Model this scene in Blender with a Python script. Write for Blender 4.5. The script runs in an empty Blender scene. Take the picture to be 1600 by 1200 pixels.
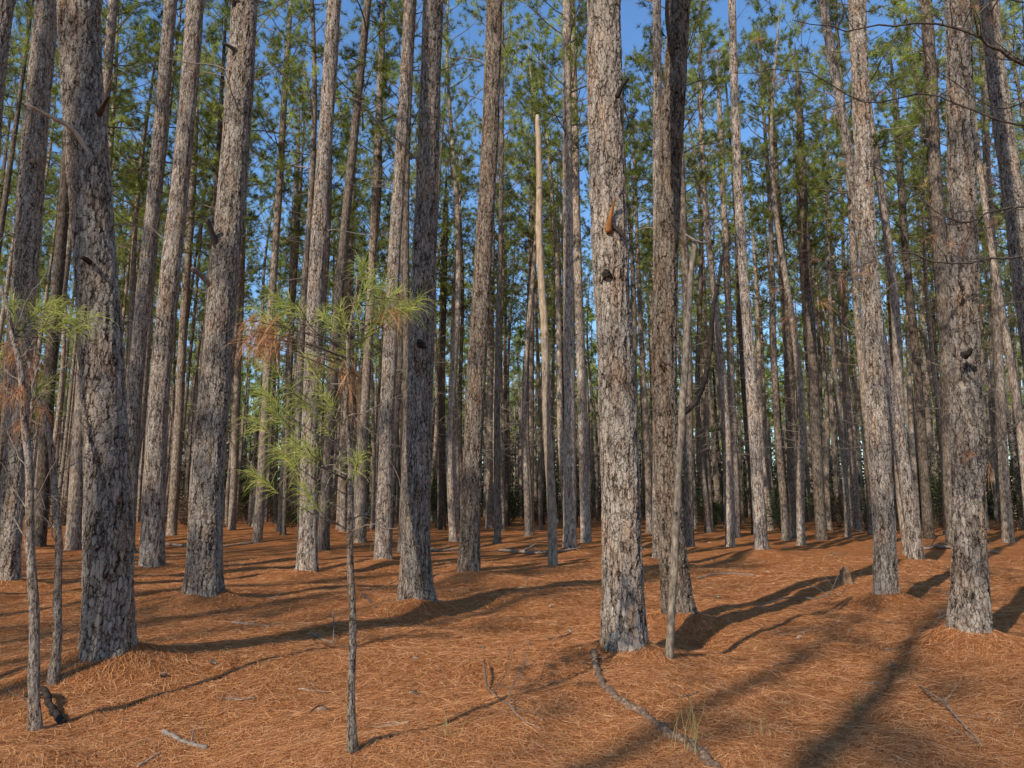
import bpy, math, numpy as np
from mathutils import Vector
scene=bpy.context.scene
COL=scene.collection
# ------------------------------------------------------------------ survey helpers
FPX=1142.0; PITCH=math.radians(9.4); CH=1.6
cp,sp=math.cos(PITCH),math.sin(PITCH)
def at_depth(px,py,Y):
    dx=(px-800)/FPX; dy=(600-py)/FPX
    t=Y/(cp-dy*sp)
    return np.array([t*dx,Y,CH+t*(sp+dy*cp)]),t
def vn(x,y,s):
    xi=np.floor(x);yi=np.floor(y);fx=x-xi;fy=y-yi
    fx=fx*fx*(3-2*fx);fy=fy*fy*(3-2*fy)
    def h(a,b):
        v=np.sin(a*127.1+b*311.7+s*74.7)*43758.5453
        return v-np.floor(v)
    return (h(xi,yi)*(1-fx)+h(xi+1,yi)*fx)*(1-fy)+(h(xi,yi+1)*(1-fx)+h(xi+1,yi+1)*fx)*fy-0.5
def h0(x,y):
    x=np.asarray(x,float);y=np.asarray(y,float)
    f=np.exp(-(np.hypot(x,y)/70)**4)
    return f*(0.22*vn(x/3.1+5,y/2.7,1)+0.11*vn(x/1.1,y/1.0+9,2))
MOUNDS=[]
def H(x,y):
    z=h0(x,y)
    x=np.asarray(x,float);y=np.asarray(y,float)
    z=z+(0.055*vn(x/0.45,y/0.40,3)+.024*vn(x/.16,y/.15,4))*np.exp(-(np.hypot(x,y)/30)**2)
    for (mx,my,a,r) in MOUNDS:
        d2=((x-mx)**2+(y-my)**2)/(r*r)
        z=z+a*np.exp(-d2)*(1+.4*vn(x/.3,y/.3,7))
    return z
def gp(px,py,fn=None):
    fn=fn or h0
    gz=0.0
    for _ in range(14):
        dx=(px-800)/FPX; dy=(600-py)/FPX
        t=(gz-CH)/(sp+dy*cp)
        X=t*dx;Y=t*(cp-dy*sp)
        gz=0.6*gz+0.4*float(fn(X,Y))
    return np.array([X,Y,float(fn(X,Y))])
# ------------------------------------------------------------------ mesh builder
class MB:
    def __init__(s): s.V=[];s.Q=[];s.T=[];s.qm=[];s.tm=[];s.n=0
    def add(s,V,Q=None,T=None,m=0):
        V=np.asarray(V,float).reshape(-1,3)
        if Q is not None and len(Q):
            Q=np.asarray(Q)+s.n; s.Q.append(Q); s.qm.append(np.full(len(Q),m))
        if T is not None and len(T):
            T=np.asarray(T)+s.n; s.T.append(T); s.tm.append(np.full(len(T),m))
        s.V.append(V); s.n+=len(V)
    def mesh(s,name,mats,smooth=True):
        V=np.concatenate(s.V)
        Q=np.concatenate(s.Q) if s.Q else np.zeros((0,4),int)
        T=np.concatenate(s.T) if s.T else np.zeros((0,3),int)
        mi=np.concatenate(s.qm+s.tm)
        me=bpy.data.meshes.new(name)
        me.vertices.add(len(V)); me.vertices.foreach_set('co',V.astype(np.float32).ravel())
        loops=np.concatenate([Q.ravel(),T.ravel()]).astype(np.int32)
        me.loops.add(len(loops)); me.loops.foreach_set('vertex_index',loops)
        nq,nt=len(Q),len(T)
        me.polygons.add(nq+nt)
        st=np.concatenate([np.arange(nq)*4,nq*4+np.arange(nt)*3]).astype(np.int32)
        me.polygons.foreach_set('loop_start',st)
        for m in mats: me.materials.append(m)
        me.polygons.foreach_set('material_index',mi.astype(np.int32))
        me.polygons.foreach_set('use_smooth',np.full(nq+nt,smooth))
        me.update(calc_edges=True); me.validate()
        return me
def nrm(a): return a/np.maximum(np.linalg.norm(a,axis=-1,keepdims=True),1e-9)
def resample(P,n):
    P=np.asarray(P,float)
    if len(P)==2:
        t=np.linspace(0,1,n)[:,None]; return P[0]*(1-t)+P[1]*t
    E=np.vstack([2*P[0]-P[1],P,2*P[-1]-P[-2]])
    u=np.linspace(0,len(P)-1-1e-6,n); i=u.astype(int); t=(u-i)[:,None]
    a,b,c,d=E[i],E[i+1],E[i+2],E[i+3]
    return 0.5*((2*b)+(c-a)*t+(2*a-5*b+4*c-d)*t*t+(3*b-a-3*c+d)*t**3)
def tube(mb,P,R,seg=5,m=0,cap=False,rough=0,rng=None):
    P=np.asarray(P,float);n=len(P);R=np.broadcast_to(np.asarray(R,float),(n,))
    T=nrm(np.gradient(P,axis=0))
    ref=np.array([0,0,1.]) if abs(T[:,2]).mean()<0.8 else np.array([1.,0,0])
    A=nrm(np.cross(T,ref));B=np.cross(T,A)
    th=np.linspace(0,2*np.pi,seg,endpoint=False)
    RR=R[:,None]*np.ones(seg)
    if rough and rng is not None: RR=RR*(1+rng.normal(0,rough,(n,seg)))
    V=P[:,None,:]+RR[:,:,None]*(np.cos(th)[None,:,None]*A[:,None,:]+np.sin(th)[None,:,None]*B[:,None,:])
    i=np.arange(n-1)[:,None]*seg;j=np.arange(seg)[None,:];k=(j+1)%seg
    Q=np.stack([i+j,i+k,i+seg+k,i+seg+j],-1).reshape(-1,4)
    V=V.reshape(-1,3);Tr=None
    if cap:
        V=np.vstack([V,P[-1]+T[-1]*R[-1]*0.4,P[0]-T[0]*R[0]*0.4])
        b=(n-1)*seg;jj=np.arange(seg);kk=(jj+1)%seg
        Tr=np.vstack([np.stack([b+jj,b+kk,np.full(seg,n*seg)],1),np.stack([kk,jj,np.full(seg,n*seg+1)],1)])
    mb.add(V,Q,Tr,m)
def needles(mb,rng,C,D,k,L,W,th0,th1,droop=0.0,two=False,m=0):
    C=np.repeat(np.asarray(C,float).reshape(-1,3),k,0);D=np.repeat(nrm(np.asarray(D,float).reshape(-1,3)),k,0)
    N=len(C);R=rng.normal(size=(N,3));P=nrm(R-(R*D).sum(1,keepdims=True)*D)
    th=rng.uniform(th0,th1,(N,1));d=D*np.cos(th)+P*np.sin(th)
    l=L*rng.uniform(.7,1.15,(N,1));side=nrm(np.cross(d,rng.normal(size=(N,3))))*W*0.5
    base=C-D*rng.uniform(0,.5,(N,1))*l
    g=np.array([0,0,-1.0])*droop
    tip=base+d*l+g*l
    if not two:
        V=np.stack([base-side,base+side,tip],1).reshape(-1,3)
        mb.add(V,None,np.arange(N*3).reshape(-1,3),m)
    else:
        mid=base+d*l*.55+g*l*.2
        V=np.stack([base-side,base+side,mid+side*.9,mid-side*.9,tip],1).reshape(-1,3)
        o=np.arange(N)[:,None]*5
        mb.add(V,o+np.array([[0,1,2,3]]),o+np.array([[3,2,4]]),m)
def wander(rng,p,d,L,n=6,w=0.12,up=0.0):
    P=[np.array(p,float)];d=nrm(np.array(d,float))
    for _ in range(n):
        d=nrm(d+rng.normal(0,w,3)+np.array([0,0,up])); P.append(P[-1]+d*L/n)
    return np.array(P)
def twiggy(mb,rng,P,r0,nsub,sl,m=0,seg=5,depth=1,r1=None,up=0.0):
    n=len(P);r1=r0*.25 if r1 is None else r1
    tube(mb,P,np.linspace(r0,r1,n),seg,m)
    ends=[(P[-1],nrm(P[-1]-P[-2]))]
    for _ in range(nsub):
        u=rng.uniform(.2,.98)*(n-1);i=int(u);f=u-i
        q=P[i]*(1-f)+P[min(i+1,n-1)]*f
        T=nrm(P[min(i+1,n-1)]-P[max(i-1,0)]+1e-6)
        R=rng.normal(size=3);R=nrm(R-(R@T)*T)
        d=nrm(T*.8+R*.8+np.array([0,0,up]))
        rs=max((r0+(r1-r0)*u/(n-1))*.5,0.0015)
        S=wander(rng,q,d,sl*rng.uniform(.4,1.1)*(1.2-.6*u/(n-1)),5,.22,0)
        if depth>1: ends+=twiggy(mb,rng,S,rs,max(2,nsub//2),sl*.45,m,4,depth-1)
        else:
            tube(mb,S,np.linspace(rs,rs*.35,len(S)),4,m); ends.append((S[-1],nrm(S[-1]-S[-2])))
    return ends
# ------------------------------------------------------------------ materials
class NT:
    def __init__(s,name,rough=.9):
        s.m=bpy.data.materials.new(name);s.m.use_nodes=True;s.t=s.m.node_tree;s.N=s.t.nodes
        s.N.remove(s.N['Principled BSDF']);s.out=s.N['Material Output']
        s.b=s.N.new('ShaderNodeBsdfDiffuse');s.t.links.new(s.b.outputs[0],s.out.inputs['Surface'])
        s.col=s.b.inputs['Color']
    def n(s,ty,**k):
        x=s.N.new(ty)
        for a,v in k.items(): setattr(x,a,v)
        return x
    def l(s,a,b): s.t.links.new(a,b)
    def math(s,op,a,b=None,c=None):
        x=s.n('ShaderNodeMath',operation=op)
        for i,v in enumerate((a,b,c)):
            if v is None: continue
            if isinstance(v,(int,float)): x.inputs[i].default_value=v
            else: s.l(v,x.inputs[i])
        return x.outputs[0]
    def vmath(s,op,a,b):
        x=s.n('ShaderNodeVectorMath',operation=op)
        for i,v in enumerate((a,b)):
            if isinstance(v,(tuple,list)): x.inputs[i].default_value=v
            else: s.l(v,x.inputs[i])
        return x.outputs[0]
    def noise(s,v,sc,det=3,ro=.55):
        x=s.n('ShaderNodeTexNoise');x.inputs['Scale'].default_value=sc;x.inputs['Detail'].default_value=det;x.inputs['Roughness'].default_value=ro
        s.l(v,x.inputs['Vector']);return x
    def vor(s,v,sc,f='F1'):
        x=s.n('ShaderNodeTexVoronoi',feature=f);x.inputs['Scale'].default_value=sc;s.l(v,x.inputs['Vector']);return x
    def mr(s,v,a,b,c=0,d=1,smooth=False):
        x=s.n('ShaderNodeMapRange');x.interpolation_type='SMOOTHSTEP' if smooth else 'LINEAR'
        s.l(v,x.inputs[0])
        for i,q in zip((1,2,3,4),(a,b,c,d)):
            if isinstance(q,(int,float)): x.inputs[i].default_value=q
            else: s.l(q,x.inputs[i])
        return x.outputs[0]
    def ramp(s,v,st):
        x=s.n('ShaderNodeValToRGB');e=x.color_ramp.elements
        while len(e)<len(st): e.new(.5)
        for q,(p,c) in zip(e,st): q.position=p;q.color=(*c,1)
        s.l(v,x.inputs[0]);return x.outputs[0]
    def mix(s,f,a,b,bt='MIX'):
        x=s.n('ShaderNodeMix',data_type='RGBA',blend_type=bt)
        for i,v in ((0,f),(6,a),(7,b)):
            if isinstance(v,(int,float)): x.inputs[i].default_value=v
            elif isinstance(v,tuple): x.inputs[i].default_value=(*v,1)
            else: s.l(v,x.inputs[i])
        return x.outputs[2]
def tintmul(t,c,q,tint):
    qc=t.n('ShaderNodeCombineColor')
    for i in range(3): t.l(t.math('MULTIPLY',q,tint[i]),qc.inputs[i])
    return t.mix(1.0,c,qc.outputs[0],'MULTIPLY')
def bark(name,disp,tint=(1,1,1),scale=1.0,bright=1.0,dscale=.034,dark=None):
    t=NT(name)
    tc=t.n('ShaderNodeTexCoord');oi=t.n('ShaderNodeObjectInfo')
    r=t.math('MULTIPLY',oi.outputs['Random'],37.0)
    cx=t.n('ShaderNodeCombineXYZ');t.l(r,cx.inputs[0]);t.l(r,cx.inputs[2])
    v=t.vmath('ADD',tc.outputs['Object'],cx.outputs[0])
    w=t.noise(t.vmath('MULTIPLY',v,(1,1,.5)),10*scale,4,.76)
    w3=t.vmath('MULTIPLY',t.vmath('SUBTRACT',w.outputs['Color'],(.5,.5,.5)),(.105/scale,.105/scale,.26/scale))
    vv=t.vmath('ADD',v,w3)
    a=t.vmath('MULTIPLY',vv,(1,1,.31))
    e=t.vor(a,25*scale,'DISTANCE_TO_EDGE').outputs['Distance']
    fur=t.noise(t.vmath('MULTIPLY',vv,(1,1,.17)),20*scale,2,.5).outputs['Fac']
    fl=t.noise(t.vmath('MULTIPLY',vv,(1,1,.45)),46*scale,5,.72).outputs['Fac']
    wid=t.mr(w.outputs['Fac'],.40,.60,.04,.26)
    h1=t.mr(e,0,wid,0,1,True)
    h=t.math('ADD',t.math('MULTIPLY',h1,.36),t.math('MULTIPLY',t.mr(fl,.3,.7,0,1),.30))
    h=t.math('ADD',h,t.math('MULTIPLY',t.mr(fur,.34,.60,0,1),.35))
    cr=t.ramp(h,[(.20,(.024,.018,.014)),(.40,(.090,.067,.051)),(.64,(.240,.188,.144)),(.96,(.43,.355,.28))])
    red=t.mr(t.noise(a,6.0,2).outputs['Fac'],.50,.70,0,.7)
    cr=t.mix(red,cr,t.mix(1.0,cr,(1.0,.77,.60),'MULTIPLY'))
    big=t.noise(v,1.3,3).outputs['Fac']
    cr=t.mix(t.mr(big,.35,.7,0,.55),cr,t.mix(1.0,cr,(.60,.59,.59),'MULTIPLY'))
    cr=tintmul(t,cr,t.mr(oi.outputs['Random'],0,1,1.1*bright,1.6*bright),tint)
    t.l(cr,t.col)
    d=t.n('ShaderNodeDisplacement');d.inputs['Scale'].default_value=dscale;d.inputs['Midlevel'].default_value=.75
    t.l(h,d.inputs['Height']);t.l(d.outputs[0],t.out.inputs['Displacement'])
    t.m.displacement_method='BOTH' if disp else 'BUMP'
    return t.m
def bark_simple(name,bright=1.0):
    t=NT(name);tc=t.n('ShaderNodeTexCoord');oi=t.n('ShaderNodeObjectInfo')
    r=t.math('MULTIPLY',oi.outputs['Random'],37.0)
    cx=t.n('ShaderNodeCombineXYZ');t.l(r,cx.inputs[0]);t.l(r,cx.inputs[2])
    v=t.vmath('ADD',tc.outputs['Object'],cx.outputs[0])
    f=t.noise(t.vmath('MULTIPLY',v,(1,1,.30)),19,4,.72).outputs['Fac']
    cr=t.ramp(f,[(.34,(.046,.034,.026)),(.46,(.155,.118,.09)),(.60,(.315,.25,.19)),(.75,(.48,.40,.315))])
    big=t.noise(v,.6,2).outputs['Fac']
    cr=t.mix(t.mr(big,.35,.7,0,.8),cr,t.mix(1.0,cr,(.74,.64,.56),'MULTIPLY'))
    cr=tintmul(t,cr,t.mr(oi.outputs['Random'],0,1,.45*bright,1.65*bright),(1,1,1))
    t.l(cr,t.col);return t.m
def simple(name,cols,sc=20,stretch=(1,1,1),rough=.9,bump=.004):
    t=NT(name);tc=t.n('ShaderNodeTexCoord')
    v=t.vmath('MULTIPLY',tc.outputs['Object'],stretch)
    n=t.noise(v,sc,4,.65).outputs['Fac']
    k=len(cols);t.l(t.ramp(n,[(.3+.4*i/(k-1),c) for i,c in enumerate(cols)]),t.col)
    return t.m
def foliage(name,cols,trans=.35,objvar=True):
    t=NT(name);g=t.n('ShaderNodeNewGeometry');oi=t.n('ShaderNodeObjectInfo')
    k=len(cols);c=t.ramp(g.outputs['Random Per Island'],[(i/(k-1),q) for i,q in enumerate(cols)])
    if objvar:
        tc=t.n('ShaderNodeTexCoord')
        f=t.mr(t.noise(tc.outputs['Object'],.8,1).outputs['Fac'],.35,.65,.45,1.5)  # sunlit variety painted into the leaf colour: noise brightens and darkens clumps
        c=tintmul(t,c,t.math('MULTIPLY',f,t.mr(oi.outputs['Random'],0,1,.65,1.35)),(1,1,1))
    t.l(c,t.col)
    if trans:
        tr=t.n('ShaderNodeBsdfTranslucent');t.l(c,tr.inputs[0])
        mx=t.n('ShaderNodeMixShader');mx.inputs[0].default_value=trans
        t.l(t.b.outputs[0],mx.inputs[1]);t.l(tr.outputs[0],mx.inputs[2]);t.l(mx.outputs[0],t.out.inputs['Surface'])
    return t.m
M_bark=bark('pine_bark_near',True)
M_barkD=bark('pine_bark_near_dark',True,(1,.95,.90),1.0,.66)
M_barkM=bark('pine_bark_mid',False,dscale=.03)
M_barkF=bark_simple('pine_bark_far')
M_barkFF=bark_simple('pine_bark_distant',1.0)
M_barkThin=bark('sapling_bark',False,scale=2.8,bright=.72,dscale=.006)
M_twig=simple('dead_twig',[(.13,.095,.07),(.36,.29,.22)],30)
M_twigD=simple('dark_twig',[(.04,.03,.024),(.14,.11,.09)],30)
M_wood=simple('bare_wood',[(.24,.16,.10),(.50,.38,.26)],14,(1,1,.15))
M_snag=simple('stripped_wood',[(.22,.145,.09),(.58,.43,.28)],16,(1,1,.2))
M_pole=simple('dead_pole_wood',[(.075,.053,.038),(.21,.16,.115),(.36,.285,.205)],34,(1,1,.35))
M_torn=simple('torn_wood',[(.10,.035,.012),(.42,.17,.055)],30,(1,1,.15))
M_grey=simple('weathered_wood',[(.10,.075,.058),(.32,.25,.19)],25,(1,1,1))
M_char=simple('charred_wood',[(.015,.012,.010),(.07,.052,.042)],25)
M_fol=foliage('pine_foliage',[(.12,.155,.032),(.28,.32,.07),(.54,.54,.15)],.5)
M_folS=foliage('young_pine_foliage',[(.26,.33,.05),(.48,.51,.11),(.74,.66,.23)],.48,False)
M_folD=foliage('dead_needles',[(.36,.14,.06),(.55,.26,.12),(.64,.38,.20)],.3,False)
M_shrub=foliage('shrub_leaves',[(.035,.048,.018),(.075,.092,.032),(.14,.15,.055)],.35)
M_shrubB=foliage('withered_leaves',[(.11,.065,.037),(.22,.14,.08),(.32,.22,.14)],.3)
M_litter=foliage('needle_litter',[(.23,.076,.027),(.46,.176,.062),(.60,.262,.100),(.75,.41,.20)],0,False)
M_cone=simple('pine_cone',[(.18,.11,.07),(.42,.30,.2)],40)
# ground material
t=NT('pine_straw_ground');tc=t.n('ShaderNodeTexCoord');v=tc.outputs['Object']
w=t.noise(v,1.7,2);wv=t.vmath('MULTIPLY',t.vmath('SUBTRACT',w.outputs['Color'],(.5,.5,.5)),(.5,.5,.5));v2=t.vmath('ADD',v,wv)
fib=None
for ang,s in ((12,1),(67,1.1),(128,.9)):
    mp=t.n('ShaderNodeMapping',vector_type='POINT');mp.inputs['Rotation'].default_value=(0,0,math.radians(ang));t.l(v2,mp.inputs['Vector'])
    st=t.vmath('MULTIPLY',mp.outputs[0],(14*s,220*s,7))
    n=t.noise(st,1.0,1,.5).outputs['Fac']
    fib=n if fib is None else t.math('MAXIMUM',fib,n)
c=t.ramp(fib,[(.44,(.165,.054,.020)),(.56,(.42,.158,.055)),(.68,(.59,.245,.090)),(.84,(.73,.39,.185))])
bn=t.noise(v,.9,4,.62).outputs['Fac']
c=t.mix(t.mr(bn,.38,.62,0,.7),c,t.mix(1.0,c,(.72,.60,.53),'MULTIPLY'))
c=t.mix(t.mr(t.noise(v,2.6,4,.75).outputs['Fac'],.55,.70,0,.5),c,(.70,.39,.20))
c=t.mix(t.mr(t.noise(v,4.1,4,.75).outputs['Fac'],.28,.44,.6,0),c,(.14,.06,.032))
t.l(c,t.col)
d=t.n('ShaderNodeDisplacement');d.inputs['Scale'].default_value=.04
hh=t.math('ADD',fib,t.math('MULTIPLY',t.noise(v,12,4,.7).outputs['Fac'],1.4))
t.l(hh,d.inputs['Height']);t.l(d.outputs[0],t.out.inputs['Displacement'])
M_ground=t.m
# ------------------------------------------------------------------ object helpers
def obj(name,me,parent=None,loc=(0,0,0),rot=(0,0,0),scale=(1,1,1),**props):
    o=bpy.data.objects.new(name,me);COL.objects.link(o)
    o.location=tuple(float(x) for x in loc);o.rotation_euler=rot;o.scale=scale
    if parent is not None:o.parent=parent
    for k,vv in props.items():o[k]=vv
    return o
GROUP="pine trees of the plantation stand"
# ------------------------------------------------------------------ crowns & dead branches
def crown_into(mb,rng,Hc=13.0,Rm=2.9,nl=34,nsub=6,k=22,L=.26,W=.016,off=(0,0,0),limbseg=4,simple_=False):
    off=np.array(off,float);C=[];D=[]
    for i in range(nl):
        u=(i+rng.uniform(0,1))/nl
        z=u*Hc
        prof=(.55+.45*min(1,u/.25))*(1-u)**.55+.12
        Lb=Rm*prof*rng.uniform(.55,1.25)
        az=i*2.4+rng.uniform(-.6,.6);el=math.radians(rng.uniform(0,30)+u*35)
        d=np.array([math.cos(az)*math.cos(el),math.sin(az)*math.cos(el),math.sin(el)])
        P=wander(rng,off+np.array([0,0,z]),d,Lb,6,.14,.06)
        r0=.018+.018*Lb/Rm
        tube(mb,P,np.linspace(r0,.008,7),limbseg,0)
        nn=len(P)-1
        for j in range(nsub+1):
            f=rng.uniform(.35,1.0) if j else 1.0
            uu=f*nn;a=min(int(uu),nn-1);q=P[a]+(P[a+1]-P[a])*(uu-a)
            T=nrm(P[a+1]-P[a]);R=rng.normal(size=3);R[2]*=.6
            dd=nrm(T*.7+nrm(R)*.9+np.array([0,0,.35]))
            Ls=rng.uniform(.3,.95)*(.6+.4*Lb/Rm)
            S=wander(rng,q,dd,Ls,3,.2,.05)
            if not simple_: tube(mb,S,np.linspace(.008,.004,4),3,0)
            C.append(S[-1]);D.append(S[-1]-S[-2])
            C.append(S[-2]);D.append(S[-1]-S[-2]+rng.normal(0,.1,3))
            C.append(S[-1]+rng.normal(0,.14,3));D.append(rng.normal(0,1,3)+dd)
    needles(mb,rng,np.array(C),np.array(D),k,L,W,.25,1.35,.06,False,1)
crowns=[];thin=[]
for i in range(9):
    rng=np.random.default_rng(100+i);mb=MB()
    crown_into(mb,rng,12+rng.uniform(-1.5,1.5),rng.uniform(2.5,3.6),int(rng.integers(26,38)),7,26,.27,.0160)
    crowns.append(mb.mesh('pine_crown',[M_barkF,M_fol],False))
NC=len(crowns)
for i in range(3):
    rng=np.random.default_rng(150+i);mb=MB()
    crown_into(mb,rng,9,2.3,16,4,12,.26,.018)
    thin.append(mb.mesh('pine_crown_thin',[M_barkF,M_fol],False))
deads=[]
for i in range(7):
    rng=np.random.default_rng(200+i);mb=MB()
    P=wander(rng,(0,0,0),(1,0,rng.uniform(-.1,.45)),rng.uniform(.9,2.6),8,.13,rng.uniform(-.02,.05))
    twiggy(mb,rng,P,.02,7,.8,0,5,2)
    deads.append(mb.mesh('dead_branch',[M_twig]))
# ------------------------------------------------------------------ key trees measured from the stand
KEY=[
 ([(168,1022,80),(172,930,72),(172,800,66),(160,600,62),(144,400,62),(131,200,62),(121,0,60)],"thick scaly pine trunk with a broken pale limb","A"),
 ([(318,930,56),(322,850,50),(326,750,48),(338,600,44),(353,400,43),(368,200,41),(382,0,39)],"stout leaning pine trunk with snapped dark stubs","B"),
 ([(237,893,36),(240,800,33),(246,680,31),(256,540,29),(270,400,28),(288,200,26),(306,0,25)],"",""),
 ([(196,872,24),(205,700,22),(222,500,21),(240,300,20),(258,100,19),(268,0,19)],"",""),
 ([(12,915,32),(18,760,30),(30,560,34),(47,330,36),(62,150,34),(75,0,33)],"grey pine trunk standing behind thin saplings","dark"),
 ([(649,941,54),(651,850,47),(653,750,43),(656,600,40),(663,400,37),(670,200,34),(677,0,31)],"straight grey pine trunk ringed by needle mound","C"),
 ([(733,903,36),(736,800,32),(741,650,30),(751,480,28),(762,280,27),(772,0,25)],"dark brown pine trunk with furrowed bark","dark"),
 ([(480,902,32),(481,800,27),(485,650,26),(494,450,24),(506,250,23),(521,0,21)],"",""),
 ([(598,884,28),(602,720,23),(611,520,21),(622,300,19),(640,0,16)],"",""),
 ([(505,868,18),(510,700,16),(530,500,15),(548,250,13),(575,0,11)],"",""),
 ([(563,855,18),(570,650,14),(582,400,12),(598,0,10)],"",""),
 ([(975,1016,72),(975,920,65),(971,780,62),(962,600,57),(952,420,56),(948,220,54),(944,0,53)],"large plated pine trunk with torn orange stub","D"),
 ([(1060,966,50),(1049,850,42),(1042,700,40),(1039,500,39),(1045,320,37),(1053,150,35),(1061,0,33)],"tall brown pine trunk with dark charred base","E"),
 ([(1029,882,18),(1028,600,16),(1028,300,15),(1026,0,13)],"",""),
 ([(1383,936,36),(1380,840,33),(1374,700,31),(1366,520,29),(1355,320,27),(1345,150,26),(1338,0,24)],"slim grey pine trunk on sunlit needle mound",""),
 ([(1516,992,60),(1517,880,52),(1518,780,48),(1513,620,44),(1506,400,41),(1500,200,38),(1495,0,36)],"thick pine trunk with straw piled at its base","F"),
 ([(1432,884,24),(1412,740,20),(1392,620,18),(1360,430,17),(1318,200,14),(1284,0,12)],"pine trunk leaning strongly to one side",""),
 ([(1190,867,21),(1184,750,19),(1173,600,17),(1160,400,15),(1150,200,13),(1143,0,11)],"",""),
 ([(1242,848,17),(1236,650,15),(1222,420,13),(1206,200,11),(1192,0,9)],"",""),
 ([(1284,852,17),(1273,640,15),(1262,420,13),(1250,200,11),(1240,0,9)],"",""),
 ([(890,866,21),(890,650,18),(888,400,16),(886,0,13)],"",""),
 ([(916,855,17),(910,650,15),(904,450,13),(895,0,10)],"",""),
 ([(828,839,13),(829,600,11),(831,350,10),(833,0,7)],"",""),
 ([(690,836,13),(690,600,11),(697,300,10),(706,0,7)],"",""),
 ([(764,834,12),(766,600,10),(770,300,9),(776,0,6)],"",""),
 ([(402,856,15),(414,650,13),(428,420,11),(455,0,9)],"",""),
 ([(362,836,12),(371,600,11),(380,350,9),(392,0,7)],"",""),
 ([(536,838,12),(541,600,10),(550,300,9),(562,0,7)],"",""),
 ([(438,838,12),(450,600,10),(462,300,9),(480,0,7)],"",""),
 ([(1652,925,38),(1625,650,33),(1592,400,30),(1568,180,28),(1545,0,26)],"",""),
 ([(1491,862,22),(1482,650,21),(1470,400,20),(1458,200,18),(1446,0,17)],"",""),
 ([(1575,856,16),(1562,600,13),(1548,350,11),(1532,0,9)],"",""),
 ([(1452,850,16),(1438,650,13),(1415,380,11),(1392,0,9)],"",""),
 ([(1150,848,13),(1143,600,11),(1130,300,9),(1118,0,8)],"",""),
 ([(115,868,22),(128,600,18),(150,300,15),(178,0,13)],"",""),
 ([(60,862,20),(78,600,17),(100,300,15),(120,0,13)],"",""),
 ([(-70,930,44),(-50,700,40),(-30,400,38),(-12,150,36),(3,0,35)],"",""),
 ([(268,845,15),(282,600,13),(300,300,11),(322,0,9)],"",""),
 ([(322,842,14),(330,600,12),(345,300,10),(362,0,9)],"",""),
]
placed=[];keytrees=[]
GENERIC=["tall straight pine with bare lower trunk and green crown","slender pine trunk with scaly brown bark in needle litter","straight grey-brown pine with thin dead side branches"]
for pts,lab,tag in KEY:
    amp=.0 if pts[0][1]<862 else (.20 if pts[0][1]>925 else .14)
    b=gp(pts[0][0],pts[0][1]-8,fn=lambda x,y:h0(x,y)+amp);D=b[1]
    if amp: MOUNDS.append((b[0],b[1],amp+.05,.55 if D<16 else .85))
    placed.append((b[0],b[1]));keytrees.append((pts,lab,tag,b))
def local_curve(pts,b):
    xs=[];zs=[];rs=[]
    for (x,y,w) in pts:
        p,t_=at_depth(x,y,b[1]);xs.append(p[0]-b[0]);zs.append(p[2]-b[2]);rs.append(.5*w/FPX*t_)
    zs[0]=0;xs[0]=0
    return np.array(xs),np.array(zs),np.array(rs)
def trunk_mesh(pts,b,rng,Ht,seg,dz,zfine,mat,flare=.12):
    xs,zs,rs=local_curve(pts,b)
    cf=np.polyfit(zs,xs,min(3,len(zs)-1),w=np.r_[4,np.ones(len(zs)-2),2])
    zt=min(zs[-1],Ht*.8)
    z=np.r_[np.arange(-.5,min(zfine,Ht-1),dz),np.arange(min(zfine,Ht-1),Ht-.2,.5),Ht]
    zc=np.clip(z,-.1,zt);x=np.polyval(cf,zc)
    sl=np.clip((np.polyval(cf,zt)-np.polyval(cf,zt-.5))/.5,-.06,.06)
    ex=np.maximum(z-zt,0);x=x+sl*4*(1-np.exp(-ex/4))
    x-=np.polyval(cf,0)
    r=np.interp(z,zs,rs)
    rt=float(np.interp(zt,zs,rs))
    m=z>zt;r[m]=rt*np.clip(1-(z[m]-zt)/(max(Ht-zt,.5)),0,1)**.8+.015
    y=.05*np.sin(z*.5+rng.uniform(0,6))*np.minimum(np.abs(z),1)
    th=np.linspace(0,2*np.pi,seg,endpoint=False)
    ph=rng.uniform(0,6,6)
    lob=(np.cos(3*th+ph[0])*.5+np.cos(5*th+ph[1])*.4+np.cos(2*th+ph[2])*.3)
    fl=np.exp(-np.maximum(z,-.1)/.20)
    R=r[:,None]*(1+fl[:,None]*flare*(1+1.0*lob[None,:])
        +.022*np.sin(2*th[None,:]+z[:,None]*.9+ph[3])+.018*np.sin(3*th[None,:]-z[:,None]*1.7+ph[4])+.015*np.sin(z[:,None]*3.1+ph[5]))
    V=np.stack([x[:,None]+R*np.cos(th),y[:,None]+R*np.sin(th),z[:,None]+0*R],-1).reshape(-1,3)
    n=len(z);i=np.arange(n-1)[:,None]*seg;j=np.arange(seg)[None,:];k=(j+1)%seg
    Q=np.stack([i+j,i+k,i+seg+k,i+seg+j],-1).reshape(-1,4)
    mb=MB();mb.add(V,Q)
    return mb,(lambda q:(np.interp(q,z,x),np.interp(q,z,y),np.interp(q,z,r)))
def stub(parent,b,path,w0,w1,mat,label=None,dy=-.25,name='branch_stub',cap=True,yo=None):
    P=[]
    for i,(px,py) in enumerate(path):
        p,t_=at_depth(px,py,b[1]+dy*(i/(len(path)-1) if len(path)>1 else 0)-.02+(yo or 0));P.append(p-b)
    P=resample(P,12);t_=b[1]*1.03
    mb=MB();rng=np.random.default_rng(int(path[0][0]))
    tube(mb,P,np.linspace(w0,w1,12)*.5/FPX*t_,10,0,cap,.09,rng)
    o=obj(name,mb.mesh(name,[mat]),parent)
    if label:o['label']=label
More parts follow.
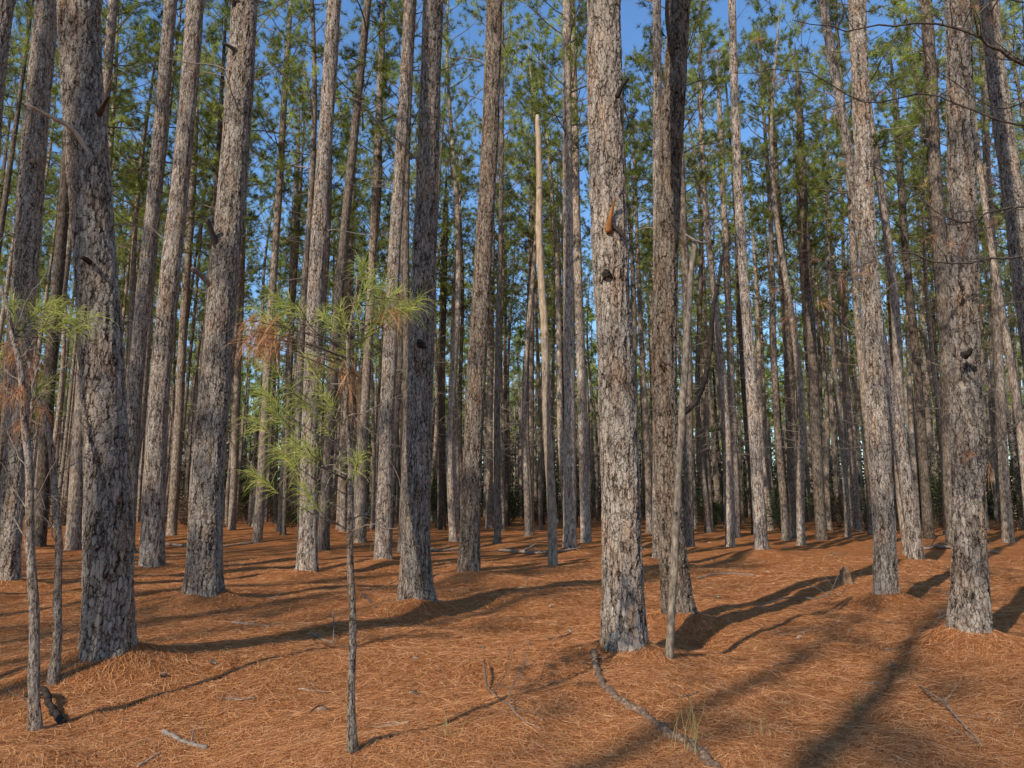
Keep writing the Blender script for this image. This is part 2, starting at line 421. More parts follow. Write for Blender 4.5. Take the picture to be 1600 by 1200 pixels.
for idx,(pts,lab,tag,b) in enumerate(keytrees):
    rng=np.random.default_rng(500+idx)
    D=b[1];Ht=rng.uniform(25.5,29)
    root=obj('pine_tree',None,None,b,label=lab or GENERIC[idx%3],category='tree',group=GROUP)
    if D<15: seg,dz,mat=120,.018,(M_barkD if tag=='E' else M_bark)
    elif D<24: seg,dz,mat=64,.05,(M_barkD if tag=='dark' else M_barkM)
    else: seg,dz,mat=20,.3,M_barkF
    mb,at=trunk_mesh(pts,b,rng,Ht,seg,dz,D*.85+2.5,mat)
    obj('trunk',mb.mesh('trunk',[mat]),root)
    if D<24: cz=Ht-9;cm_=thin[idx%3]
    else: cz=Ht-rng.uniform(11.5,12.5);cm_=crowns[idx%NC]
    cx,cy,_=at(cz+5)
    obj('crown',cm_,root,(cx,cy,cz),(0,0,rng.uniform(0,6.28)),(1,1,1))
    for q in range(rng.integers(5,9)):
        z=rng.uniform(max(6.0,.5*D) if D<15 else 5,cz+1);x,y,r=at(z)
        a=rng.uniform(0,6.28)
        s=rng.uniform(.5,1.0)
        obj('dead_branch',deads[int(rng.integers(7))],root,(x+math.cos(a)*r*.7,y+math.sin(a)*r*.7,z),(rng.uniform(-.3,.3),0,a),(s,s,s))
    if tag=='A':
        stub(root,b,[(156,280),(132,228),(108,198),(78,182),(40,162)],11,4,M_wood,"pale broken limb",-.45)
        stub(root,b,[(155,178),(164,160),(170,150)],9,5,M_twigD,None,-.3)
        stub(root,b,[(150,420),(138,408),(128,402)],12,6,M_char,None,-.32)
    if tag=='B':
        stub(root,b,[(348,408),(334,372),(324,342)],12,6,M_twigD,None,-.4)
        stub(root,b,[(338,456),(318,434),(300,418)],11,5,M_grey,None,-.4)
        stub(root,b,[(372,100),(366,78),(350,68)],9,4,M_twigD,None,-.3)
        stub(root,b,[(376,22),(366,8),(362,-12)],10,6,M_twigD,None,-.3)
    if tag=='C':
        stub(root,b,[(662,548),(657,540),(655,532)],15,7,M_char,None,-.35)
    if tag=='D':
        stub(root,b,[(951,362),(952,348),(956,328),(962,308)],11,2,M_torn,"torn orange wood of a snapped limb",-.06,yo=-.25)
        stub(root,b,[(960,354),(970,363),(981,376)],7,4,M_char,"dark snapped limb",-.15,yo=-.24)
        stub(root,b,[(948,430),(948,426),(950,422)],16,8,M_char,"dark knot hole scar",-.03,yo=-.24)
        stub(root,b,[(964,152),(970,138),(982,122)],9,5,M_char,None,-.1,yo=-.24)
    if tag=='E':
        stub(root,b,[(1050,88),(1046,60),(1042,20),(1044,-20)],9,5,M_twigD,None,-.3,yo=-.1)
    if tag=='F':
        stub(root,b,[(1506,556),(1512,552),(1518,545)],13,6,M_char,None,-.1,yo=-.2)
# ------------------------------------------------------------------ plantation trees (shared shapes)
tv=[]
for i in range(7):
    rng=np.random.default_rng(800+i);mb=MB();Ht=27.0
    z=np.r_[-.3,0,.15,.4,np.arange(1,27,.9),27]
    amp=rng.uniform(.05,.28);ph=rng.uniform(0,6);am2=rng.uniform(-.5,.5)
    env=np.clip(z/5,0,1)
    x=amp*np.sin(z*.28+ph)*env+am2*(z/27)**2;y=amp*np.cos(z*.22+ph)*env
    r=.155*(1-np.clip(z,0,27)/27)**.62+.02;r[:3]*=[1.35,1.3,1.1]
    tube(mb,np.stack([x,y,z],1),r,12,0)
    for q in range(32):
        zz=rng.uniform(3.5,15);a=rng.uniform(0,6.28)
        p=(np.interp(zz,z,x),np.interp(zz,z,y),zz)
        P=wander(rng,p,(math.cos(a),math.sin(a),rng.uniform(-.1,.6)),rng.uniform(.5,2.5),6,.13,.02)
        twiggy(mb,rng,P,.014,5,.65,1,4,1)
    xo=float(np.interp(19,z,x));yo=float(np.interp(19,z,y))
    tv.append((mb.mesh('trunk',[M_barkF,M_twig]),xo,yo))
rng=np.random.default_rng(77)
cand=[];far=[]
rot=math.radians(17);cr_,sr_=math.cos(rot),math.sin(rot)
for i in range(-78,79):
    for j in range(-78,79):
        gx,gy=i*3.4+rng.normal(0,.75),j*4.2+rng.normal(0,.8)
        x,y=gx*cr_-gy*sr_,gx*sr_+gy*cr_
        d=math.hypot(x,y)
        if rng.uniform()<.10: continue
        az=math.degrees(math.atan2(x,y))
        if min((x-a)**2+(y-b_)**2 for a,b_ in placed)<5: continue
        if abs(az)<40 and d>26 and y>25: 
            if d<78: cand.append((d,x,y))
            elif d<200: far.append((x,y))
        elif (abs(az)>48 and d>4.5 and -40<x<24 and -36<y<22): 
            if (x<2 and y<12) and d<38 : cand.append((1000+d,x,y)) 
inv=[c for c in cand if c[0]<900];outv=[c for c in cand if c[0]>900]
inv.sort();outv=[c for c in outv if rng.uniform()<.52][:48]
inv=inv[:298-len(KEY)-len(outv)]
rmax=inv[-1][0]
rest=[c for c in cand if rmax<c[0]<900]
far+= [(c[1],c[2]) for c in rest]
for k,(d,x,y) in enumerate(inv+outv):
    z=float(h0(x,y));s=rng.uniform(.8,1.15)
    root=obj('pine_tree',None,None,(x,y,z),(rng.normal(0,.014),rng.normal(0,.018),rng.uniform(0,6.28)),(s,s,rng.uniform(.92,1.08)),
             label=GENERIC[k%3],category='tree',group=GROUP)
    me,xo,yo=tv[k%7]
    obj('trunk',me,root)
    if d>900 and k%4>0: obj('crown',thin[k%3],root,(xo,yo,16),(0,0,rng.uniform(0,6.28)))
    else: obj('crown',crowns[(k*4+1)%NC],root,(xo,yo,rng.uniform(13,15.5)),(0,0,rng.uniform(0,6.28)),(rng.uniform(.8,1.1),)*2+(1,))
print('trees',len(inv),len(outv),rmax,'far',len(far))
# far wood: one mass
mb=MB();rng=np.random.default_rng(31)
for (x,y) in far:
    hz=rng.uniform(22,28);P=np.array([[x,y,-.2],[x+rng.normal(0,.2),y,hz*.5],[x+rng.normal(0,.4),y,hz]])
    rr_=rng.uniform(.17,.28);tube(mb,P,[rr_,rr_*.75,.04],5,0)
    lo=rng.uniform(10,15)
    crown_into(mb,rng,lo,2.8,7,3,9,.75,.08,(P[1][0],y,hz-lo),3,True)
obj('distant_woodland',mb.mesh('distant_woodland',[M_barkFF,M_fol],False),kind='stuff',label='distant pine woodland with thin trunks and green crowns',category='woodland')
# ------------------------------------------------------------------ shrubs
def shrub_mesh(seed,mat,hgt,wid,n,ls=1.0):
    rng=np.random.default_rng(seed);mb=MB();C=[]
    for q in range(9):
        a=rng.uniform(0,6.28);P=wander(rng,(0,0,-.1),(math.cos(a)*.35,math.sin(a)*.35,1),hgt*rng.uniform(.6,1),7,.16,.05)
        P[:,:2]*=wid
        e=twiggy(mb,rng,P,.022,7,.8,0,4,1)
        C+= [x for x,_ in e];C+=list(P[2:])
    C=np.array(C);C=C[rng.integers(len(C),size=n)]+rng.normal(0,.24*ls,(n,3));C[:,2]=np.abs(C[:,2])
    D=rng.normal(size=(n,3));S=nrm(rng.normal(size=(n,3)))*.035*ls;D=nrm(D)*.11*ls
    V=np.stack([C,C+D*.5+S,C+D,C+D*.5-S],1).reshape(-1,3)
    mb.add(V,np.arange(4*n).reshape(-1,4),None,1)
    return mb.mesh('shrub',[M_twigD,mat],False)
sh=[shrub_mesh(1,M_shrub,3.0,1.2,2600),shrub_mesh(2,M_shrub,6.5,.8,2800,1.3),shrub_mesh(3,M_shrubB,2.9,1.2,1500),shrub_mesh(4,M_shrub,2.2,1.5,2200)]
rng=np.random.default_rng(5)
SL=["dense dark green evergreen shrub under the pines","tall dark green evergreen shrub among pine trunks","withered reddish-brown shrub among pine trunks","low spreading green shrub on needle litter"]
for k in range(160):
    az=rng.uniform(-41,41);d=rng.uniform(54,98)
    if az>8 and rng.uniform()<.18: d=rng.uniform(46,62)
    x,y=d*math.sin(math.radians(az)),d*math.cos(math.radians(az))
    r_=rng.uniform()
    v_=int(rng.choice([0,1,1,3])) if (r_<.62 if az>6 else r_<.38) else 2
    s=rng.uniform(.6,1.3)
    o=obj('evergreen_shrub' if v_!=2 else 'withered_shrub',sh[v_],None,(x,y,float(h0(x,y))),(0,0,rng.uniform(0,6.28)),(s,s,s*rng.uniform(.8,1.1)),
        label=SL[v_],category='shrub',group='understory shrubs')
for nm,mt,n,seed,lb in (('distant_undergrowth',M_shrub,125000,1,'dark green undergrowth beneath the far pines'),('distant_brown_undergrowth',M_shrubB,60000,2,'brown leafless undergrowth beneath the far pines')):
    rng=np.random.default_rng(seed);mb=MB()
    azd=rng.uniform(-46,46,n);az=np.radians(azd);d=rng.uniform(96,205,n);hgt=np.where(azd<6,7.2,5.6) if seed==1 else np.where(azd<6,6.0,3.8)
    C=np.stack([d*np.sin(az),d*np.cos(az),np.abs(rng.normal(0,1,n))*hgt*(.3+1.4*(vn(az*26,d*.04,8+seed)+.5))],1)
    D=nrm(rng.normal(size=(n,3)))*.7;S=nrm(rng.normal(size=(n,3)))*.18
    mb.add(np.stack([C,C+D*.5+S,C+D,C+D*.5-S],1).reshape(-1,3),np.arange(4*n).reshape(-1,4))
    obj(nm,mb.mesh(nm,[mt],False),kind='stuff',label=lb,category='undergrowth')
# ------------------------------------------------------------------ ground
N=500;u=np.linspace(-1,1,N);k_=6.6;a_=700/math.sinh(k_)
gx=a_*np.sinh(k_*u);gy=8.5+a_*np.sinh(k_*u)
X,Y=np.meshgrid(gx,gy);Z=H(X,Y)
V=np.stack([X,Y,Z],-1).reshape(-1,3);i=np.arange(N-1)[:,None]*N;j=np.arange(N-1)[None,:]
Q=np.stack([i+j,i+j+1,i+N+j+1,i+N+j],-1).reshape(-1,4)
mb=MB();mb.add(V,Q);obj('ground',mb.mesh('ground',[M_ground]),kind='structure',label='forest floor covered with orange pine straw')
# needle litter
rng=np.random.default_rng(9);n=360000
yy=np.exp(rng.uniform(math.log(3.6),math.log(22),n));xx=yy*rng.uniform(-.80,.80,n)+rng.normal(0,.3,n)
az=rng.uniform(0,2*np.pi,n)+2.5*vn(xx*1.3,yy*1.3,6);L=rng.uniform(.07,.17,n)*(1+yy*.008);W=(.0010+.00024*yy)
tl=rng.normal(.02,.10,n);cv=rng.normal(0,.6,n)
zz=H(xx,yy)+rng.uniform(.0,.012,n)
def seg_(s):
    a=az+cv*s
    return np.stack([np.cos(a)*np.cos(tl),np.sin(a)*np.cos(tl),0*a],1)
p0=np.stack([xx,yy,zz],1);p1=p0+seg_(0)*(L*.5)[:,None];p2=p1+seg_(1)*(L*.5)[:,None]
p1[:,2]=H(p1[:,0],p1[:,1])+.006+np.abs(tl)*L*.5;p2[:,2]=H(p2[:,0],p2[:,1])+.002+np.maximum(tl,0)*L
sd=np.stack([-np.sin(az),np.cos(az),rng.normal(0,.3,n)],1)*(W*.5)[:,None]
V=np.stack([p0-sd,p0+sd,p1+sd,p1-sd,p2-sd*.5,p2+sd*.5],1).reshape(-1,3)
o_=np.arange(n)[:,None]*6
mb=MB();mb.add(V,np.vstack([o_+np.array([[0,1,2,3]]),o_+np.array([[3,2,5,4]])]))
obj('pine_needle_litter',mb.mesh('pine_needle_litter',[M_litter],False),kind='stuff',label='loose orange-brown pine needles covering the ground',category='needles')
# ------------------------------------------------------------------ young pines
def rel(b,pts,dy=None):
    out=[]
    for i,p in enumerate(pts):
        q,_=at_depth(p[0],p[1],b[1]+(p[2] if len(p)>2 else 0));out.append(q-b)
    return np.array(out)
def young(base,stem,tufts,dead,bare,w0,w1,label,seed,green=M_folS,k=86,LN=.20):
    rng=np.random.default_rng(seed);b=gp(*base,fn=H)
    root=obj('young_pine_tree',None,None,b,label=label,category='tree')
    P=resample(rel(b,[base]+stem),40);P[0]=(0,0,-.06)
    P[:,0]+=.008*np.sin(np.arange(40)*.7+seed)
    mb=MB();R=np.linspace(w0,w1,40)*.5/FPX*b[1];R[:3]*=[1.5,1.25,1.1];tube(mb,P,R,12,0,True,.05,rng)
    obj('trunk',mb.mesh('trunk',[M_barkThin]),root)
    def attach(q,drop):
        zt=q[2]-drop;i=int(np.argmin(abs(P[:,2]-zt)));return P[i]
    mb=MB()
    for (x,y,dy) in tufts:
        q=rel(b,[(x,y,dy)])[0];s=attach(q,abs(q[0])*.45+.08)
        mid=(s+q)/2+np.array([0,0,-.05])
        B=resample([s,mid,q],8);B[1:-1]+=rng.normal(0,.008,(6,3));tube(mb,B,np.linspace(.005,.0025,8),5,0)
        T=nrm(B[-1]-B[-3]);C=[q,q-T*.05,q-T*.10,q+T*.03];Dd=[T]*4
        needles(mb,rng,C,Dd,int(k*rng.uniform(.4,1.25))//4,LN,.0031,.12,1.3,.42,True,1)
    obj('crown',mb.mesh('crown',[M_twigD,green],False),root)
    if dead:
        mb=MB()
        for (x,y,dy) in dead:
            q=rel(b,[(x,y,dy)])[0];s=attach(q,abs(q[0])*.2)
            B=resample([s,(s+q)/2+np.array([0,0,.03]),q],8);tube(mb,B,np.linspace(.005,.0025,8),5,0)
            T=nrm(B[-1]-B[-3])
            needles(mb,rng,[q,q-T*.07,q-T*.14],[T*.4+np.array([0,0,-.5])]*3,13,LN*.9,.003,.1,1.0,.45,True,1)
        obj('dead_foliage',mb.mesh('dead_foliage',[M_twigD,M_folD],False),root,label='hanging dead orange needles')
    for (pth) in bare:
        mb=MB();B=resample(rel(b,pth),9);B[1:-1]+=rng.normal(0,.014,(7,3))
        twiggy(mb,rng,B,.006,5,.30,0,5,2,.0018);obj('branch',mb.mesh('branch',[M_grey]),root)
    return root,b
rr=np.random.default_rng(3)
def sc(l,s=.35): return [(x,y,float(rr.uniform(-s,s))) for x,y in l]
young((551,1176),[(550,1050),(549,930),(548,800),(545,700),(541,620),(543,560),(549,510),(556,455),(562,430)],
 sc([(566,415),(588,452),(618,458),(636,482),(560,470),(600,486),(580,440),(532,486),(505,492),(455,470),(430,462),(418,505),(482,562),(438,590),(470,622),(498,606),(412,610),
     (452,648),(396,655),(432,700),(480,700),(452,722),(402,742),(476,765),(518,555),(540,540),(575,520),(500,655),(560,715),(410,560),(620,480),(462,690),(400,480),(440,500),(425,640),(510,620),(650,470),(600,440)]),
 sc([(398,500),(386,515),(410,535),(500,560),(392,540),(560,590),(545,600),(630,470),(405,515),(382,535),(545,640),(420,530),(395,525),(388,500),(540,575),(625,490)]),
 [[(549,812,0),(575,800,.1),(590,785,.15),(600,770,.2)],[(549,830,0),(580,818,-.1),(610,822,-.2),(640,815,-.2)],[(546,690,0),(520,740,.1),(500,790,.1)],
  [(545,650,0),(580,640,0),(640,600,.2)],[(543,600,0),(490,590,.1),(430,600,.2),(390,560,.3)],[(548,520,0),(590,500,.1),(680,450,.2)],
  [(548,740,0),(510,730,.1),(470,770,.1)],[(545,640,0),(600,700,.1),(625,760,.1)]],
 12,5,"slender young pine with pale green drooping needle tufts",3)
young((54,1142),[(54,1050),(50,900),(45,760),(38,640),(28,560),(15,500),(2,450)],
 sc([(60,478),(95,480),(120,488),(150,495),(135,510),(20,470),(75,500),(70,600),(110,500),(85,470)],.3),
 sc([(20,560),(5,600),(60,560),(30,610),(70,640),(10,540),(-10,620),(50,590),(25,660)],.3),
 [[(40,660,0),(70,610,.1),(110,560,.1),(150,530,.2)],[(44,760,0),(90,780,.1),(150,800,.2)],[(30,570,0),(60,520,.1),(90,490,.1)],[(48,850,0),(10,800,.1),(-40,760,.2)],
  [(42,700,0),(0,660,-.1),(-40,640,-.1)],[(38,640,0),(60,560,.1),(20,500,.1)],[(46,790,0),(80,740,0),(90,690,.1)],[(40,640,0),(10,600,.2),(-10,560,.2)],[(35,600,0),(0,570,.1),(-30,540,.1)],
  [(44,740,0),(20,690,.1),(0,620,.1)],[(46,800,0),(20,760,.1),(-10,700,.1)],[(30,560,0),(70,540,.1),(110,530,.1)],[(20,520,0),(60,440,.1),(90,400,.2)],[(10,480,0),(-10,400,.1),(20,350,.2)]],
 16,6,"thin crooked sapling with sparse needles near thick trunk",8,k=76)
young((84,1066),[(90,960),(91,860),(86,760),(72,660),(55,610),(40,540),(34,480)],
 sc([(90,470),(50,465),(30,505)],.3),None,
 [[(86,770,0),(120,720,.1),(180,700,.2)],[(60,620,0),(100,600,0),(140,560,.1)],[(74,670,0),(30,640,.1),(-10,590,.1)],[(90,850,0),(60,800,.1),(30,790,.1)],[(55,610,0),(20,560,.1),(10,500,.2)]],
 13,5,"thin bare sapling with peeling bark beside thick trunk",12,k=60)
def fallen(name,path,r0,r1,mat,label,cat,nsub=0,sl=.3,seed=1,lift=.01,seg=9,green=False):
    rng=np.random.default_rng(seed);P=[]
    for p in path:
        g=gp(p[0],p[1],fn=H);g[2]=float(H(g[0],g[1]))+lift+(p[2] if len(p)>2 else 0);P.append(g)
    b=P[0].copy();P=resample(np.array(P)-b,max(10,len(path)*5));P[1:-1]+=rng.normal(0,r0*.25,(len(P)-2,3))
    mb=MB();R=np.linspace(r0,r1,len(P))
    tube(mb,P,R,seg,0,True,.09,rng)
    for _ in range(nsub):
        i=int(rng.integers(2,len(P)-1));T=nrm(P[i]-P[i-1]);d=nrm(T+rng.normal(0,.8,3)*[1,1,.35]+[0,0,.25])
        S=wander(rng,P[i],d,sl*rng.uniform(.4,1.1),6,.2,-.04);twiggy(mb,rng,S,R[i]*.5,3,sl*.4,0,4,1)
    return obj(name,mb.mesh(name,[mat]),None,b,label=label,category=cat),b
M_br=simple('fallen_branch_bark',[(.07,.042,.028),(.16,.10,.065),(.36,.24,.155)],40)
fallen('fallen_branch',[(928,1030,.06),(932,1048),(945,1075),(970,1098),(1005,1118),(1035,1142),(1062,1158),(1085,1172),(1100,1188),(1118,1202)],.034,.038,M_br,"thick curved fallen branch snaking over pine straw","branch",3,.3,4,.010)
fallen('fallen_branch',[(756,1048,.08),(762,1078,.02),(790,1100),(815,1112),(850,1128)],.012,.006,M_br,"broken twiggy branch lying in pine straw","branch",9,.4,5,.012)
fallen('fallen_branch',[(845,1140),(815,1125),(795,1105,.06),(818,1072,.16),(828,1040,.22)],.005,.003,M_twig,"thin twig curving up from the needles","twig",4,.25,6)
fallen('fallen_branch',[(255,1146),(285,1160),(322,1172)],.021,.016,M_grey,"short grey weathered log on pine straw","branch",2,.2,7,.015)
fallen('fallen_branch',[(215,1200),(232,1190),(250,1178)],.009,.006,M_wood,"pale stripped stick on the ground","stick",0,.2,8)
fallen('fallen_branch',[(521,1008,-.02),(521,985,.08),(519,968,.12)],.009,.006,M_grey,"grey stick standing up from the needles","stick",0,.2,9)
fallen('fallen_branch',[(488,992),(505,1000),(522,1008)],.014,.01,M_grey,"short grey stick lying on pine straw","stick",2,.25,10)
fallen('fallen_branch',[(362,974),(390,976),(420,980)],.018,.012,M_grey,"pale stick lying on sunlit needles","stick",1,.3,11)
fallen('fallen_branch',[(566,928),(576,938),(588,950)],.02,.012,M_twigD,"dark stick beside a needle mound","stick",0,.3,12)
fallen('fallen_branch',[(1180,950),(1230,940,.05),(1290,942,.1),(1312,925,.3)],.012,.005,M_grey,"twiggy bleached branch on sunlit straw","branch",8,.6,14)
fallen('fallen_branch',[(1440,1085,.05),(1475,1110,.05),(1500,1135,.03),(1535,1168)],.009,.004,M_twig,"thin twiggy branch on shaded needles","twig",6,.35,15)
fallen('fallen_branch',[(1380,1018),(1395,1016),(1410,1012)],.012,.008,M_twigD,"short dark stick on pine straw","stick",0,.3,16)
fallen('fallen_branch',[(780,862),(840,866),(900,860)],.05,.03,M_grey,"weathered fallen limb lying among pine trunks","branch",5,1.2,18,.05)
fallen('fallen_branch',[(260,852),(330,856),(395,850)],.05,.03,M_grey,"weathered fallen limb lying among pine trunks","branch",4,1.2,19,.05)
fallen('fallen_branch',[(640,858),(690,862),(760,854)],.05,.03,M_grey,"weathered fallen limb lying among pine trunks","branch",5,1.0,20,.05)
fallen('fallen_branch',[(1090,905),(1130,898),(1180,900)],.02,.012,M_grey,"thin fallen branch on sunlit straw","branch",4,.6,21,.03)
fallen('fallen_branch',[(1440,860),(1480,858),(1560,866)],.06,.03,M_grey,"weathered fallen limb lying among pine trunks","branch",5,1.2,22,.08)
fallen('fallen_branch',[(40,1092,.02),(66,1098,.10),(80,1120,.05),(98,1134,.01)],.022,.03,M_char,"dark rotten branch at foot of sapling","branch",2,.2,23,.01)
fallen('fallen_branch',[(480,1118),(500,1108,.02),(515,1112)],.007,.004,M_twigD,"short curled twig on needles","twig",1,.15,24)
rng=np.random.default_rng(64)
for k in range(64):
    x=rng.uniform(20,1590);y=842+rng.uniform(0,1)**1.9*300
    if k>30: y=rng.uniform(846,890)
    dx=rng.uniform(-1,1)*(12+ (y-800)*.14);dy=rng.uniform(-1,1)*(2+(y-830)*.04)
    fallen('stick',[(x,y),(x+dx*.5,y+dy*.5+rng.normal(0,1)),(x+dx,max(y+dy,842))],.005+.00003*(1200-y),.004,[M_grey,M_twig,M_twigD,M_wood][k%4],
       ["small grey stick on pine straw","small brown twig on pine straw","small dark twig on pine straw","small pale stick on pine straw"][k%4],'stick',int(rng.integers(0,4)),.25+.0006*(1200-y),100+k,.010,6)
# pine cones
def cone_mesh(seed):
    rng=np.random.default_rng(seed);mb=MB();n=9
    u=np.linspace(0,1,n);P=np.stack([u*.085,0*u,0*u],1);tube(mb,P,.016*np.sin(np.pi*(.12+.85*u))+.003,8)
    for i in range(70):
        f=(i+.5)/70;a=i*2.4;rad=.027*math.sin(math.pi*(.1+.82*f))+.004
        o=np.array([f*.085,math.cos(a)*rad*.35,math.sin(a)*rad*.35]);e=np.array([f*.085+.008,math.cos(a)*rad,math.sin(a)*rad])
        s=np.array([0,-math.sin(a),math.cos(a)])*.006
        mb.add([o-s,o+s,e+s*.8,e-s*.8,e+np.array([.003,0,0])],[[0,1,2,3]],[[3,2,4]])
    return mb.mesh('pine_cone',[M_cone],False)
cm=[cone_mesh(1),cone_mesh(2)]
spots=[(755,1013),(262,1058),(893,990),(495,1112),(705,925),(338,1040),(1330,985),(640,1085),(1245,1000),(860,950),(1120,935),(230,965),(330,960),(880,915),(1400,1042)]
for k,(x,y) in enumerate(spots):
    g=gp(x,y,fn=H)
    obj('pine_cone',cm[k%2],None,(g[0],g[1],g[2]+.018),(rng.uniform(0,6),rng.uniform(-.3,.3),rng.uniform(0,6)),(.85,.85,.85),label="small open brown pine cone on needle litter",category='pine cone',group='fallen pine cones')
# stump
b=gp(1322,912);mb=MB();rng=np.random.default_rng(2);seg=36
z=np.linspace(-.1,.40,26);th=np.linspace(0,2*np.pi,seg,endpoint=False)
top=.27+.06*np.sin(th*1+1)+.03*np.sin(th*5)+.02*np.sin(th*9+2)
R=(.105*(1-.30*np.clip(z,0,1)/.6)+.04*np.exp(-np.maximum(z,0)/.1))[:,None]*(1+.09*np.sin(5*th)[None,:]+.05*np.sin(11*th)[None,:])
Zs=np.minimum(z[:,None],top[None,:]*(1+0*z[:,None]))
V=np.stack([R*np.cos(th),R*np.sin(th),Zs],-1).reshape(-1,3);i=np.arange(25)[:,None]*seg;j=np.arange(seg)[None,:];kk=(j+1)%seg
mb.add(V,np.stack([i+j,i+kk,i+seg+kk,i+seg+j],-1).reshape(-1,4))
mb.add([[0,0,.20]]+list(V[-seg:]),None,[[0,1+q,1+(q+1)%seg] for q in range(seg)])
MSt=simple('rotten_wood',[(.09,.05,.03),(.30,.18,.10)],18,(1,1,.3))
root=obj('tree_stump',mb.mesh('tree_stump',[MSt]),None,b,label='short rotten jagged tree stump on needle mound',category='stump')
# dead snag with pale top
pts=[(864,884,16),(860,760,14),(854,620,13),(848,480,12),(843,350,11),(840,180,8)]
b=gp(864,884);xs,zs,rs=local_curve(pts,b);z=np.linspace(-.2,zs[-1],60)
P=np.stack([np.interp(z,zs,xs)+.02*np.sin(z*1.3),.04*np.sin(z),z],1);r=np.interp(z,zs,rs);rng=np.random.default_rng(4)
root=obj('dead_pine_tree',None,None,b,label='dead pine snag with pale barkless broken top',category='tree')
mb=MB();tube(mb,P[:30],r[:30],14,0,False,.03,rng);obj('trunk',mb.mesh('trunk',[simple('snag_bark',[(.10,.068,.046),(.27,.20,.14),(.44,.34,.24)],20,(1,1,.3))]),root)
mb=MB();r2=r[29:]*.97;r2[-1:]*=[.6];tube(mb,P[29:],r2,14,0,True,.05,rng);obj('bare_top',mb.mesh('bare_top',[M_snag]),root,label='pale stripped broken top')
# leaning dead pole
pts=[(1045,1027,13),(1052,900,12),(1060,760,11.5),(1067,620,11),(1074,500,10),(1080,430,9.5),(1087,376,8)]
b=gp(1045,1027,fn=H);xs,zs,rs=local_curve(pts,b);z=np.linspace(0,zs[-1],90)
P=np.stack([np.interp(z,zs,xs)+.008*np.sin(z*2.3)+.003*np.sin(z*9),.02*np.sin(z*2),z],1);P[0,2]=-.08
root=obj('dead_sapling_tree',None,None,b,label='leaning dead grey-tan pole beside large pine trunk',category='tree')
mb=MB();tube(mb,P,np.interp(z,zs,rs),14,0,True,.06,rng);obj('trunk',mb.mesh('trunk',[M_pole]),root)
stub(root,b,[(1070,366),(1085,375),(1098,379),(1110,378)],4,2.5,M_grey,None,-.1)
stub(root,b,[(1066,646),(1084,632),(1098,604),(1106,570),(1112,520),(1114,480),(1123,440),(1128,400)],10,5,M_char,"dark curved side branch",.5,'branch')
stub(root,b,[(1057,812),(1052,800),(1050,790)],5,3,M_twig,None,-.1)
# ------------------------------------------------------------------ overhanging bare branches from a tree beside the view
Yb=6.4;bx=at_depth(1790,700,Yb)[0];b=np.array([bx[0],Yb,float(H(bx[0],Yb))])
root=obj('bare_young_tree',None,None,b,label='bare young tree with long thin overhanging branches',category='tree')
rng=np.random.default_rng(21);mb=MB();zz=np.linspace(-.1,7.5,30);tube(mb,np.stack([.06*np.sin(zz),.05*np.cos(zz*.8)-.05,zz],1),np.linspace(.05,.015,30),12)
obj('trunk',mb.mesh('trunk',[M_barkThin]),root)
BR=[([(1790,190,0),(1680,140,-.1),(1600,100,-.2),(1545,70,-.3),(1490,42,-.3),(1400,38,-.4),(1320,45,-.4),(1240,30,-.5)],.022,20),
    ([(1790,330,0),(1700,328,.1),(1600,325,.2),(1545,335,.2),(1500,348,.2),(1440,310,.3),(1395,270,.3),(1350,260,.3)],.015,20),
    ([(1790,450,0),(1680,420,-.2),(1600,400,-.3),(1500,412,-.4),(1400,396,-.5),(1320,430,-.5),(1262,450,-.6)],.013,22),
    ([(1790,60,0),(1700,20,.3),(1600,5,.5),(1500,-10,.6),(1380,-20,.8)],.014,12),
    ([(1790,520,0),(1700,480,.3),(1600,470,.4),(1520,500,.5),(1450,540,.6)],.008,10),
    ([(1790,560,0),(1700,600,.2),(1620,640,.3),(1560,690,.3),(1540,730,.3)],.007,8),
    ([(1790,250,0),(1680,200,.1),(1560,190,.1),(1450,150,.1),(1350,160,.1),(1250,110,.1),(1150,120,.1)],.013,20),
    ([(1790,300,0),(1700,220,.1),(1620,160,.1),(1560,170,.1),(1480,120,.1),(1430,60,0)],.010,14)]
for pth,r0,ns in BR:
    mb=MB();P=resample(rel(b,pth),22);P[1:]+=rng.normal(0,.012,(21,3));e=twiggy(mb,rng,P,r0,ns,.7,0,6,2,.0032)
    e=[q for q in e if rng.uniform()<.025]
    if e: needles(mb,rng,[q[0] for q in e],[q[1] for q in e],20,.15,.0026,.1,.9,.5,True,1)
    obj('branch',mb.mesh('branch',[M_twigD,M_folD]),root)
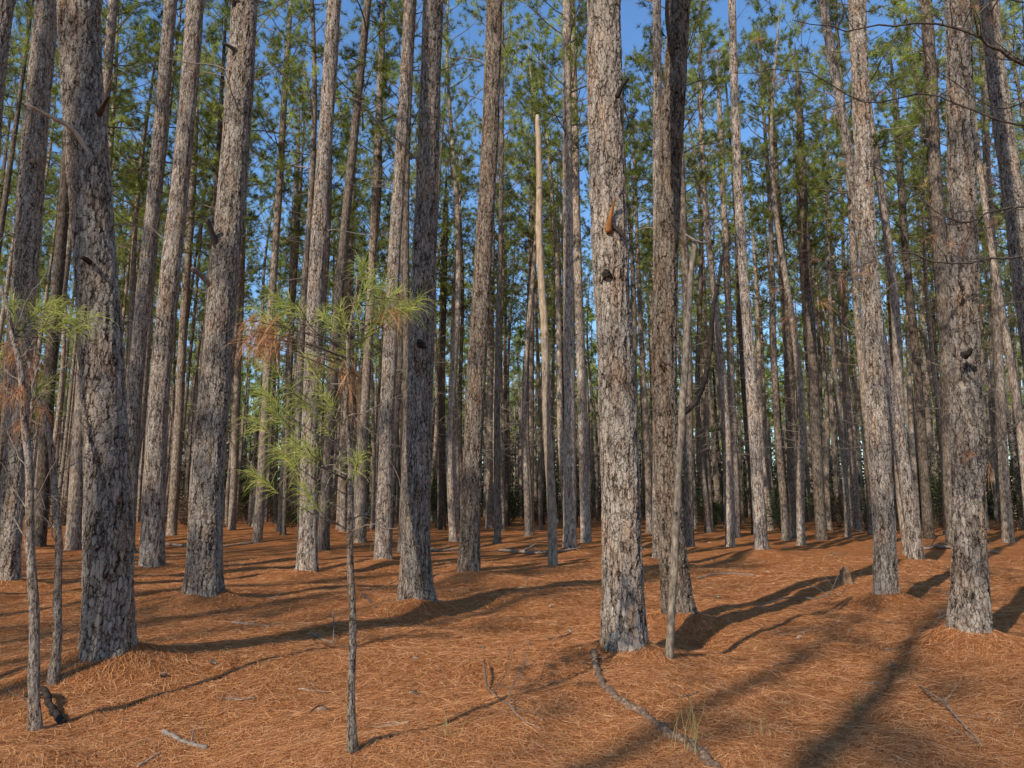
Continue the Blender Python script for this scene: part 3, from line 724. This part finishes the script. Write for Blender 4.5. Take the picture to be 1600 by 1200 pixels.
# grass wisps
rng=np.random.default_rng(8);M_gr=simple('dry_grass',[(.3,.22,.08),(.45,.35,.14)])
for (x,y,h_) in [(1090,1165,.5),(1065,1180,.4),(1340,1110,.25),(700,1150,.2),(1190,1150,.2)]:
    g=gp(x,y,fn=H);mb=MB()
    for q in range(7):
        a=rng.uniform(0,6.28);S=wander(rng,(rng.normal(0,.04),rng.normal(0,.04),-.02),(math.cos(a)*.2,math.sin(a)*.2,1),h_*rng.uniform(.5,1),6,.08,-.03)
        tube(mb,S,np.linspace(.0022,.001,7),4)
    obj('grass_tuft',mb.mesh('grass_tuft',[M_gr]),None,g,label='wispy tuft of dry yellow grass',category='grass',group='dry grass tufts')
# ------------------------------------------------------------------ light & camera
AZ=math.radians(37);EL=math.radians(34)
d=Vector((math.sin(AZ)*math.cos(EL),math.cos(AZ)*math.cos(EL),-math.sin(EL)))
s=bpy.data.lights.new('sun','SUN');s.energy=5.0;s.angle=math.radians(.53);s.color=(1,.95,.86)
so=bpy.data.objects.new('sun',s);COL.objects.link(so);so.rotation_euler=(-d).to_track_quat('Z','Y').to_euler();so.location=(-20,-30,40)
w=bpy.data.worlds.new('World');scene.world=w;w.use_nodes=True;nt=w.node_tree
sk=nt.nodes.new('ShaderNodeTexSky');sk.sky_type='NISHITA';sk.sun_disc=False;sk.sun_elevation=EL;sk.sun_rotation=math.pi+AZ
sk.air_density=1.4;sk.dust_density=.2;sk.ozone_density=2.5
mx=nt.nodes.new('ShaderNodeMix');mx.data_type='RGBA';mx.blend_type='MULTIPLY';mx.inputs[0].default_value=1;mx.inputs[7].default_value=(.82,1.1,1.42,1)
bg=nt.nodes['Background'];bg.inputs['Strength'].default_value=.14;nt.links.new(sk.outputs[0],mx.inputs[6]);nt.links.new(mx.outputs[2],bg.inputs[0])
cam=bpy.data.cameras.new('camera');co=bpy.data.objects.new('camera',cam);COL.objects.link(co)
co.location=(0,0,CH);co.rotation_euler=(math.pi/2+PITCH,0,0);cam.sensor_width=36;cam.lens=36*FPX/1600;cam.clip_end=3000;cam.clip_start=.05
scene.camera=co
scene.view_settings.view_transform='Standard';scene.view_settings.look='None';scene.view_settings.exposure=0
